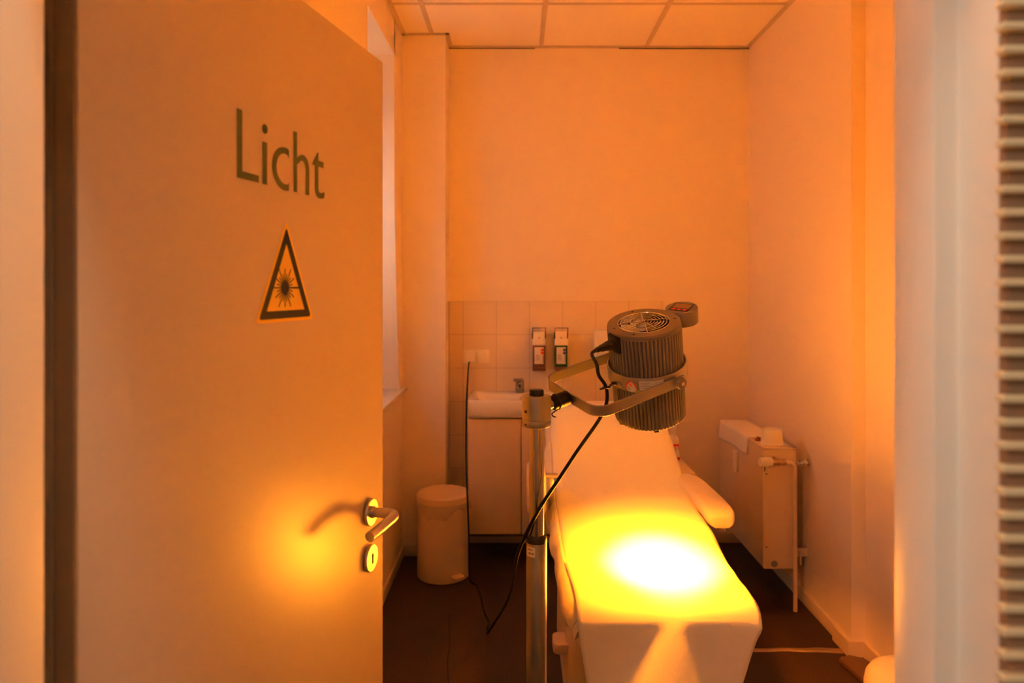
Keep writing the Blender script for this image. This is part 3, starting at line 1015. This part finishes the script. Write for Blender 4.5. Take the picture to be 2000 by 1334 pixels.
# appliance plug at the lamp
PM = Matrix((e0.cross(LZ).normalized()*-1, LZ, e0)).transposed().to_4x4()
PM.translation = pin
def plugrows(spec):
    return [[PM @ Vector((x, y, z)) for x, y in rrect(-w_, -h_, w_, h_, min(w_, h_)*0.4, 4)] for z, w_, h_ in spec]
pg = MB().grid(plugrows([(-0.004, 0.0130, 0.0105), (0.012, 0.0135, 0.0108), (0.018, 0.0125, 0.0100), (0.030, 0.0095, 0.0085), (0.040, 0.0085, 0.0080), (0.0405, 0.0072, 0.0072), (0.056, 0.0055, 0.0055)]), close_u=True, caps=True)
obj('lamp_plug', pg, 'plastic_black', cab)
# wall plug
wp = MB().box((-0.3105, 4.022, 1.078), (-0.2615, 4.070, 1.130), 0.004)
wp.cyl((-0.286, 4.035, 1.066), (-0.286, 4.035, 1.080), 0.006, 14)
tag(obj('wall_plug', wp, 'white', cab), 'white angled plug')
# zip tie holding the cable to the ring, and the one on the clamp
zt_ = MB()
base = lp_(0.1119, -97, -0.0125)
out_ = (lp_(0.2, -97, -0.0125)-base).normalized()
cpt = un(1184, 757, 1.8175)
zt_.cyl(lp_(0.1110, -90, -0.0095), lp_(0.1112, -97, -0.0125)+out_*0.006, 0.0045, 10)
lo = []
for k in range(15):
    a = 2*PI*k/14
    lo.append(cpt + Vector((1, 0, 0.1)).normalized()*math.cos(a)*0.0085 + Vector((0, 1, 0)).normalized()*math.sin(a)*0.0085)
zt_.tube(lo, 0.0026, 8, 2)
zt_.cyl(base+out_*0.004, cpt+Vector((0.007, 0, 0.001)), 0.0036, 10)
zt_.cyl(cpt+Vector((-0.006, -0.006, -0.001)), cpt+Vector((-0.018, -0.010, -0.003)), 0.0028, 8)
obj('cable_tie', zt_, 'plastic_black', cab)
ct = MB()
mid = foot+AD*0.040
u1 = AD.cross(Vector((0, 0, 1))).normalized(); u2 = AD.cross(u1).normalized()
ct.tube([mid + (u1*math.cos(2*PI*k/24)+u2*math.sin(2*PI*k/24))*0.0208 for k in range(25)], 0.0018, 8, 1)
q0 = mid+Vector((0, -0.003, -0.0225))
ct.tube([q0+Vector((0.004, 0, 0.003)), q0+Vector((-0.006, -0.004, -0.003)), q0+Vector((-0.012, -0.006, -0.008)), q0+Vector((-0.009, -0.007, -0.014)), q0+Vector((-0.002, -0.008, -0.016))], 0.0018, 8, 4)
obj('clamp_tie', ct, 'plastic_black', clamp)

# ------------------------------------------------------------------ wash basin, cabinet, tap
cabn = thing('basin_cabinet', 'pale wall-hung cabinet under the wash basin', 'cabinet', (0.018, 3.92, 0.166))
obj('cabinet_body', MB().box((-0.2725, 3.790, 0.168), (0.310, 4.088, 0.792), 0.002), 'cabinet', cabn)
for x0, x1 in ((-0.2725, 0.0148), (0.0192, 0.310)):
    obj('cabinet_door', MB().box((x0, 3.758, 0.168), (x1, 3.777, 0.797), 0.0015), 'cabinet', cabn)
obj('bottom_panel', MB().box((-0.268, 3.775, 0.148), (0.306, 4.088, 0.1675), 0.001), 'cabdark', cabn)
bas = thing('wash_basin', 'white ceramic wash basin on the cabinet under the soap dispensers', 'wash basin', (0.018, 3.92, 0.805))
bb = MB()
x0, x1, y0, y1 = -0.2800, 0.3150, 3.742, 4.090
zt_b, zb_b = 0.900, 0.806
rows = []
rows.append([(x, y, zb_b) for x, y in rrect(x0+0.004, y0+0.004, x1-0.004, y1, 0.012, 4)])
rows.append([(x, y, zb_b+0.006) for x, y in rrect(x0, y0, x1, y1, 0.012, 4)])
rows.append([(x, y, zt_b-0.006) for x, y in rrect(x0, y0, x1, y1, 0.012, 4)])
rows.append([(x, y, zt_b) for x, y in rrect(x0+0.006, y0+0.006, x1-0.006, y1-0.002, 0.010, 4)])
rows.append([(x, y, zt_b) for x, y in rrect(x0+0.048, y0+0.022, x1-0.048, y1-0.105, 0.035, 4)])
rows.append([(x, y, zt_b-0.006) for x, y in rrect(x0+0.054, y0+0.028, x1-0.054, y1-0.111, 0.035, 4)])
rows.append([(x, y, zt_b-0.075) for x, y in rrect(x0+0.085, y0+0.055, x1-0.085, y1-0.125, 0.04, 4)])
bb.grid(rows, close_u=True, caps=True)
basin = obj('basin_bowl', bb, 'ceramic', bas, sharp=50)
obj('overflow', MB().cyl((0.017, 3.9745, 0.874), (0.017, 3.966, 0.872), 0.012, 24, bev=0.002), 'chrome', basin)
tap = obj('tap', MB().cyl((0.010, 4.030, 0.899), (0.010, 4.030, 0.965), 0.027, 28, r1=0.025, bev=0.003).tube([(0.010, 4.025, 0.930), (0.010, 3.97, 0.940), (0.010, 3.925, 0.931)], 0.015, 16, 4), 'tapchrome', bas)
obj('tap_lever', MB().box((-0.028, 3.965, 0.972), (0.030, 4.045, 0.982), 0.004).cyl((0.010, 4.03, 0.960), (0.010, 4.03, 0.976), 0.024, 24), 'tapchrome', tap)

# ------------------------------------------------------------------ sockets
so = thing('wall_socket', 'white double wall plate left of the soap dispensers, cable plugged in', 'socket', (-0.25, 4.092, 1.10))
obj('frame_plate', MB().box((-0.327, 4.082, 1.064), (-0.172, 4.0925, 1.145), 0.002), 'white', so)
obj('socket_insert', MB().box((-0.317, 4.070, 1.072), (-0.254, 4.083, 1.137), 0.004), 'white', so)
obj('blank_insert', MB().box((-0.245, 4.076, 1.072), (-0.182, 4.083, 1.137), 0.003), 'white', so)

# ------------------------------------------------------------------ dispensers
def dispenser(x0, bottle, dots, label):
    t = thing('soap_dispenser', label, 'soap dispenser', (x0+0.039, 4.092, 1.03), group='lever dispensers above the basin')
    x1 = x0+0.0775
    obj('wall_bracket', MB().box((x0+0.004, 4.078, 1.03), (x1-0.004, 4.092, 1.258), 0.002).box((x0-0.001, 4.02, 1.212), (x0+0.004, 4.085, 1.252), 0.001).box((x1-0.004, 4.02, 1.212), (x1+0.001, 4.085, 1.252), 0.001), 'darkhole', t)
    lv = MB()
    for x in (x0+0.0015, x1-0.0015):
        lv.tube([(x, 4.045, 1.230), (x, 4.005, 1.262), (x, 3.990, 1.282)], 0.0028, 8, 3)
    lv.tube([(x0+0.0015, 3.990, 1.280), (x1-0.0015, 3.990, 1.280)], 0.0030, 8, 1)
    obj('lever', lv, 'greymetal', t)
    cv_ = MB().box((x0+0.005, 4.010, 1.216), (x1-0.005, 4.082, 1.262), 0.003).box((x0, 4.004, 1.178), (x1, 4.082, 1.218), 0.003)
    c_ = obj('pump_cover', cv_, 'white', t)
    obj('nozzle_slot', MB().cyl((x0+0.039, 4.012, 1.223), (x0+0.039, 4.0085, 1.222), 0.0042, 14), 'greymetal', c_)
    bt = obj('bottle', MB().box((x0+0.002, 4.008, 1.052), (x1-0.002, 4.080, 1.180), 0.006), bottle, t)
    obj('bottle_label', MB().box((x0+0.011, 4.0055, 1.070), (x1-0.013, 4.0085, 1.168), 0.001), 'label', bt)
    dd = MB()
    for z in (1.152, 1.134):
        dd.cyl((x1-0.021, 4.0058, z), (x1-0.021, 4.0045, z), 0.0085, 18)
    obj('label_dots', dd, dots, bt)
    obj('label_print', MB().box((x0+0.016, 4.0050, 1.118), (x0+0.038, 4.0058, 1.122)).box((x0+0.016, 4.0050, 1.108), (x0+0.044, 4.0058, 1.111)).box((x0+0.016, 4.0050, 1.100), (x0+0.040, 4.0058, 1.103)).box((x0+0.016, 4.0050, 1.092), (x0+0.044, 4.0058, 1.095)).box((x1-0.019, 4.0050, 1.078), (x1-0.014, 4.0058, 1.122)), 'labelgrey', bt)
    obj('drip_holder', MB().box((x0, 4.004, 1.029), (x1, 4.082, 1.054), 0.003), 'brownbottle', t)
    return t
dispenser(0.0835, 'brownbottle', 'red', 'soap dispenser with brown bottle, red dots on its label, nearer the socket')
dispenser(0.2125, 'greenbottle', 'bluedot', 'soap dispenser with dark green bottle and dark blue dots on its label')
td = thing('towel_dispenser', 'white paper towel box on the tiles behind the ribbed lamp', 'towel dispenser', (0.59, 4.09, 1.08))
obj('towel_case', MB().box((0.447, 4.005, 1.085), (0.735, 4.091, 1.268), 0.006), 'white', td)
obj('towel_slot', MB().box((0.50, 4.030, 1.078), (0.68, 4.060, 1.0855)), 'darkhole', td)

# ------------------------------------------------------------------ pedal bin
BX, BY = -0.3935, 3.63
bn = thing('pedal_bin', 'white round pedal bin with a bin bag, left of the basin cabinet', 'pedal bin', (BX, BY, 0))
TB = Matrix.Translation((BX, BY, 0))
obj('bin_body', MB().lathe([(0, 0.004), (0.134, 0.004), (0.1375, 0.008), (0.1375, 0.402), (0.132, 0.402), (0.130, 0.02), (0, 0.02)], 72, TB), 'binpaint', bn)
lid = MB().lathe([(0, 0.450), (0.06, 0.4485), (0.120, 0.442), (0.1345, 0.438), (0.1405, 0.432), (0.1415, 0.424), (0.1415, 0.402), (0.1390, 0.402), (0.1380, 0.42), (0, 0.43)], 72, TB)
obj('bin_lid', lid, 'binpaint', bn)
rows = []
for j in range(7):
    q = j/6
    row = []
    for k in range(73):
        a = 2*PI*k/72
        wv = 0.004*math.sin(a*19+q*3)+0.003*math.sin(a*7+1.2+q*2)
        side = 0.020*max(0, math.cos(a-R(175)))**6
        depth = 0.052+0.022*math.sin(a*3+0.6)+0.012*math.sin(a*8)
        row.append((BX+(0.1395+0.006*math.sin(q*PI)+(wv+side)*q)*math.cos(a), BY+(0.1395+0.006*math.sin(q*PI)+(wv+side)*q)*math.sin(a), 0.403-depth*q))
    rows.append(row)
obj('bin_bag', MB().grid(rows), 'film', bn, sharp=80)
pa = R(-56)
pv = MB().prism(rrect(-0.030, -0.012, 0.030, 0.034, 0.010, 4), 0.034, 0.047, Matrix.Translation((BX+0.140*math.cos(pa), BY+0.140*math.sin(pa), 0)) @ Matrix.Rotation(pa+PI/2, 4, 'Z') @ Matrix.Scale(-1, 4, (0, 1, 0)), 0.004)
obj('pedal', pv, 'cream', bn)

# ------------------------------------------------------------------ radiator
rad_ = thing('radiator', 'white panel radiator on the right wall behind the armrest', 'radiator', (1.23, 3.59, 0.19))
XA, XB, YA, YBk = 1.153, 1.312, 3.240, 3.925
ZB, ZT = 0.190, 0.760
obj('front_panel', MB().box((XA, YA+0.002, ZB+0.004), (XA+0.014, YBk, ZT-0.006), 0.004), 'radpaint', rad_)
obj('rear_panel', MB().box((XB-0.014, YA+0.002, ZB+0.004), (XB, YBk, ZT-0.006), 0.004), 'radpaint', rad_)
endc = MB().box((XA+0.003, YA, ZB), (XB-0.003, YA+0.012, ZT-0.004), 0.003)
obj('end_cover', MB().box((XA+0.003, YBk-0.012, ZB), (XB-0.003, YBk, ZT-0.004), 0.003), 'radpaint', rad_)
ec = obj('end_cover', endc, 'radpaint', rad_)
obj('cover_slot', MB().box((XA+0.006, YA-0.0008, 0.650), (XA+0.0105, YA+0.0015, 0.688)), 'darkhole', ec)
obj('cover_slot', MB().box((XB-0.0105, YA-0.0008, 0.645), (XB-0.006, YA+0.0015, 0.688)), 'darkhole', ec)
for x, z in ((XA+0.016, 0.637), (XB-0.016, 0.637), (XA+0.016, 0.293)):
    obj('cover_screw', MB().cyl((x, YA+0.001, z), (x, YA-0.001, z), 0.0034, 12), 'darkhole', ec)
obj('vent_plug', MB().cyl((XA+0.053, YA+0.001, 0.214), (XA+0.053, YA-0.004, 0.214), 0.0155, 24, bev=0.002), 'greymetal', ec)
tg = MB().box((XA, YA, ZT-0.012), (XB, YA+0.03, ZT), 0.004).box((XA, YBk-0.03, ZT-0.012), (XB, YBk, ZT), 0.004)
tg.box((XA, YA, ZT-0.012), (XA+0.02, YBk, ZT), 0.003).box((XB-0.02, YA, ZT-0.012), (XB, YBk, ZT), 0.003)
n = 16
for k in range(n):
    y = YA+0.04+k*(YBk-YA-0.08)/(n-1)
    tg.box((XA+0.018, y-0.006, ZT-0.010), (XB-0.018, y+0.006, ZT-0.002))
obj('top_grille', tg, 'radpaint', rad_)
core = MB()
for k in range(20):
    y = YA+0.03+k*(YBk-YA-0.06)/19
    core.box((XA+0.016, y-0.003, ZB+0.02), (XB-0.016, y+0.003, ZT-0.03))
obj('convector_fins', core, 'radpaint', rad_)
hm = obj('heat_meter', MB().box((XA-0.020, 3.595, 0.548), (XA-0.0005, 3.640, 0.656), 0.005), 'white', rad_)
for y, z in ((3.625, 0.640), (3.61, 0.562)):
    obj('meter_mark', MB().cyl((XA-0.0195, y, z), (XA-0.0212, y, z), 0.003, 10), 'greymetal', hm)
# valve, thermostat head, feed pipe, wall fittings
VY, VZ = YA-0.028, 0.700
vb = MB().cyl((1.182, VY, VZ), (1.242, VY, VZ-0.002), 0.013, 20).cyl((1.186, VY, VZ), (1.196, VY, VZ), 0.017, 8).cyl((1.214, VY, VZ), (1.224, VY, VZ), 0.0165, 8).cyl((1.236, VY, VZ), (1.248, VY, VZ), 0.0145, 8).cyl((1.205, VY, VZ), (1.205, YA+0.002, VZ+0.006), 0.014, 20)
val = obj('valve', vb, 'brass', rad_)
hd_m = Vector((-1, -0.25, 0.06)).normalized().to_track_quat('Z', 'Y').to_matrix().to_4x4()
hd_m.translation = Vector((1.181, VY, VZ))
def knr(i): return 0.0 if i % 4 < 2 else -0.0016
kk = MB().lathe([(0, 0), (0.020, 0.0), (0.0235, 0.004), (0.0235, 0.020), (0.0215, 0.023)], 48, hd_m)
kk.lathe([(0.0215, 0.023), (0.0225, 0.026), (0.0215, 0.052), (0.0175, 0.060), (0, 0.061)], 96, hd_m, knr)
obj('thermostat_head', kk, 'white', val)
obj('feed_pipe', MB().tube([(1.246, VY, VZ-0.002), (1.268, VY, VZ-0.003), (1.283, VY, VZ-0.010), (1.2905, VY, VZ-0.028), (1.292, VY, VZ-0.07), (1.293, VY, 0.35), (1.294, VY, 0.004)], 0.0095, 16, 5), 'radpaint', rad_)
wf = MB().cyl((1.310, YA+0.02, 0.682), (1.376, YA+0.02, 0.682), 0.008, 14).cyl((1.335, YA+0.02, 0.682), (1.352, YA+0.02, 0.682), 0.016, 8).cyl((1.350, YA+0.005, 0.690), (1.350, YA-0.012, 0.696), 0.010, 14).cyl((1.372, YA+0.02, 0.682), (1.3765, YA+0.02, 0.682), 0.02, 20)
obj('air_vent', wf, 'chrome', rad_)
obj('wall_bracket', MB().box((1.311, YA+0.03, 0.235), (1.377, YA+0.05, 0.275), 0.003).box((1.336, YA+0.02, 0.20), (1.344, YA+0.06, 0.26), 0.002), 'radpaint', rad_)

# things on the radiator
rows = []
for i in range(17):
    s = i/16
    y = 3.455+s*0.455
    row = []
    for k in range(16):
        v = k/15
        L_ = v*0.275
        if L_ < 0.150:
            x = 1.300-L_; z = ZT+0.003+0.0008*math.sin(y*60)
        else:
            q = (L_-0.150)
            x = XA-0.003-0.004*math.sin(s*9)*(q/0.1)-0.006*(q/0.1); z = ZT-0.001-q*(0.63+0.14*s)
        row.append((x, y+0.02*v*(s-0.5), z))
    rows.append(row)
rc = obj('cloth', MB().grid(rows), 'cloth', None, (1.23, 3.66, ZT), sharp=80)
md = rc.modifiers.new('solid', 'SOLIDIFY'); md.thickness = 0.0015
tag(rc, 'white cloth laid over the far end of the radiator, hanging down its front', 'cloth')
cupm = Matrix.Translation((1.232, 3.335, ZT))
cp = thing('paper_cup', 'white upturned paper cup standing on the near end of the radiator', 'cup', (1.232, 3.335, ZT))
obj('cup_wall', MB().lathe([(0.052, 0.001), (0.0535, 0.004), (0.0500, 0.006), (0.0445, 0.066), (0.0435, 0.069), (0.0410, 0.069), (0.0405, 0.064), (0, 0.064)], 48, cupm), 'white', cp)
obj('cup_napkin', MB().prism([(-0.070, -0.050), (0.055, -0.062), (0.072, 0.045), (-0.055, 0.060)], 0.0004, 0.0014, cupm), 'cloth', cp)
for (x, y, a, lab, mm) in ((1.178, 3.385, 20, 'small dark red clip on the radiator, nearer the cloth', 'cliprust'), (1.196, 3.348, -12, 'small brown clip on the radiator beside the paper cup', 'brass')):
    mx = Matrix.Translation((x, y, ZT)) @ Matrix.Rotation(R(a), 4, 'Z')
    o = obj('clip', MB().box((-0.008, -0.013, 0.0005), (0.008, 0.013, 0.010), 0.002, mx).prism([(-0.007, -0.012), (0.007, -0.012), (0.005, 0.004), (-0.005, 0.004)], 0.009, 0.022, mx, 0.002), mm, None, (x, y, ZT))
    tag(o, lab, 'clip')

# ------------------------------------------------------------------ side trolley with bottles behind the bed
tr = thing('side_trolley', 'small pale trolley behind the bed, in front of the back wall', 'trolley', (0.78, 3.45, 0))
obj('trolley_top', MB().box((0.712, 3.30, 0.600), (0.852, 3.64, 0.622), 0.004), 'cream', tr)
obj('trolley_shelf', MB().box((0.716, 3.31, 0.20), (0.848, 3.63, 0.215), 0.003), 'cream', tr)
for x in (0.724, 0.840):
    for y in (3.316, 3.624):
        obj('trolley_leg', MB().cyl((x, y, 0.0), (x, y, 0.602), 0.009, 14), 'cream', tr)
def bottle(x, y, h, r, capm, lab):
    t = thing('bottle', lab, 'bottle', (x, y, 0.622))
    mx = Matrix.Translation((x, y, 0.622))
    obj('bottle_body', MB().lathe([(0, 0.0005), (r*0.92, 0.0005), (r, 0.004), (r, h*0.62), (r*0.8, h*0.72), (r*0.38, h*0.78), (r*0.38, h*0.82), (0, h*0.82)], 28, mx), 'white', t)
    obj('bottle_cap', MB().lathe([(0, h*0.80), (r*0.5, h*0.80), (r*0.5, h*0.97), (r*0.42, h), (0, h)], 24, mx), 'white', t)
    obj('bottle_label', MB().lathe([(r+0.0004, h*0.42), (r+0.0006, h*0.43), (r+0.0006, h*0.56), (r+0.0004, h*0.57)], 28, mx), capm, t)
    return t
bottle(0.783, 3.46, 0.195, 0.025, 'red', 'tall white bottle with a red band on the trolley behind the bed')
bottle(0.800, 3.545, 0.175, 0.023, 'label', 'plain white bottle at the back of the trolley behind the bed')
bottle(0.778, 3.385, 0.110, 0.017, 'red', 'short white bottle with a red band on the trolley front')

# ------------------------------------------------------------------ floor details
rows = []
for i in range(41):
    s = i/40
    x = 0.55+s*0.80
    y = 2.874+0.004*math.sin(x*13)+0.002*math.sin(x*41)
    hw = 0.018+0.004*math.sin(x*9+1)
    hgt = 0.003+0.0025*max(0, math.sin(x*11+0.5))
    rows.append([(x, y-hw, 0.0004), (x, y-hw*0.7, hgt), (x, y, hgt+0.0012+0.0006*math.sin(x*90)), (x, y+hw*0.7, hgt), (x, y+hw, 0.0004)])
tag(struct('trim_6', MB().grid(rows), 'strip'), 'worn metal joint strip across the floor')
seam = MB().tube([(-0.320, 3.18, -0.0006), (-0.305, 3.05, -0.0004), (-0.292, 2.94, -0.0003), (-0.290, 2.86, -0.0004), (-0.280, 2.74, -0.0003), (-0.262, 2.60, -0.0004)], 0.0022, 8, 6)
struct('trim_7', seam, 'darkhole')
du = thing('cable_duct', 'short dark brown duct on the floor by the right skirting corner', 'duct', (1.36, 2.70, 0))
obj('duct_cover', MB().prism([(1.295, 2.775), (1.345, 2.80), (1.395, 2.775), (1.408, 2.735), (1.410, 2.56), (1.325, 2.56)], 0.0005, 0.022, None, 0.004), 'duct', du)
obj('duct_clip', MB().tube([(1.318, 2.806, 0.005), (1.338, 2.803, 0.007), (1.356, 2.800, 0.006)], 0.004, 10, 4), 'strip', du)
stl = thing('stool', 'white round-edged stool low at the right, half hidden by the door frame', 'stool', (1.235, 2.18, 0))
SMx = Matrix.Translation((1.235, 2.18, 0))
obj('stool_seat', MB().lathe([(0, 0.312), (0.05, 0.311), (0.085, 0.305), (0.108, 0.291), (0.121, 0.270), (0.126, 0.245), (0.126, 0.215), (0.118, 0.205), (0, 0.205)], 64, SMx), 'stool', stl)
obj('stool_column', MB().cyl((1.235, 2.18, 0.05), (1.235, 2.18, 0.21), 0.025, 24), 'chrome', stl)
obj('stool_base', MB().lathe([(0, 0.0), (0.115, 0.0), (0.118, 0.004), (0.110, 0.018), (0.04, 0.05), (0, 0.055)], 48, SMx), 'plastic_black', stl)
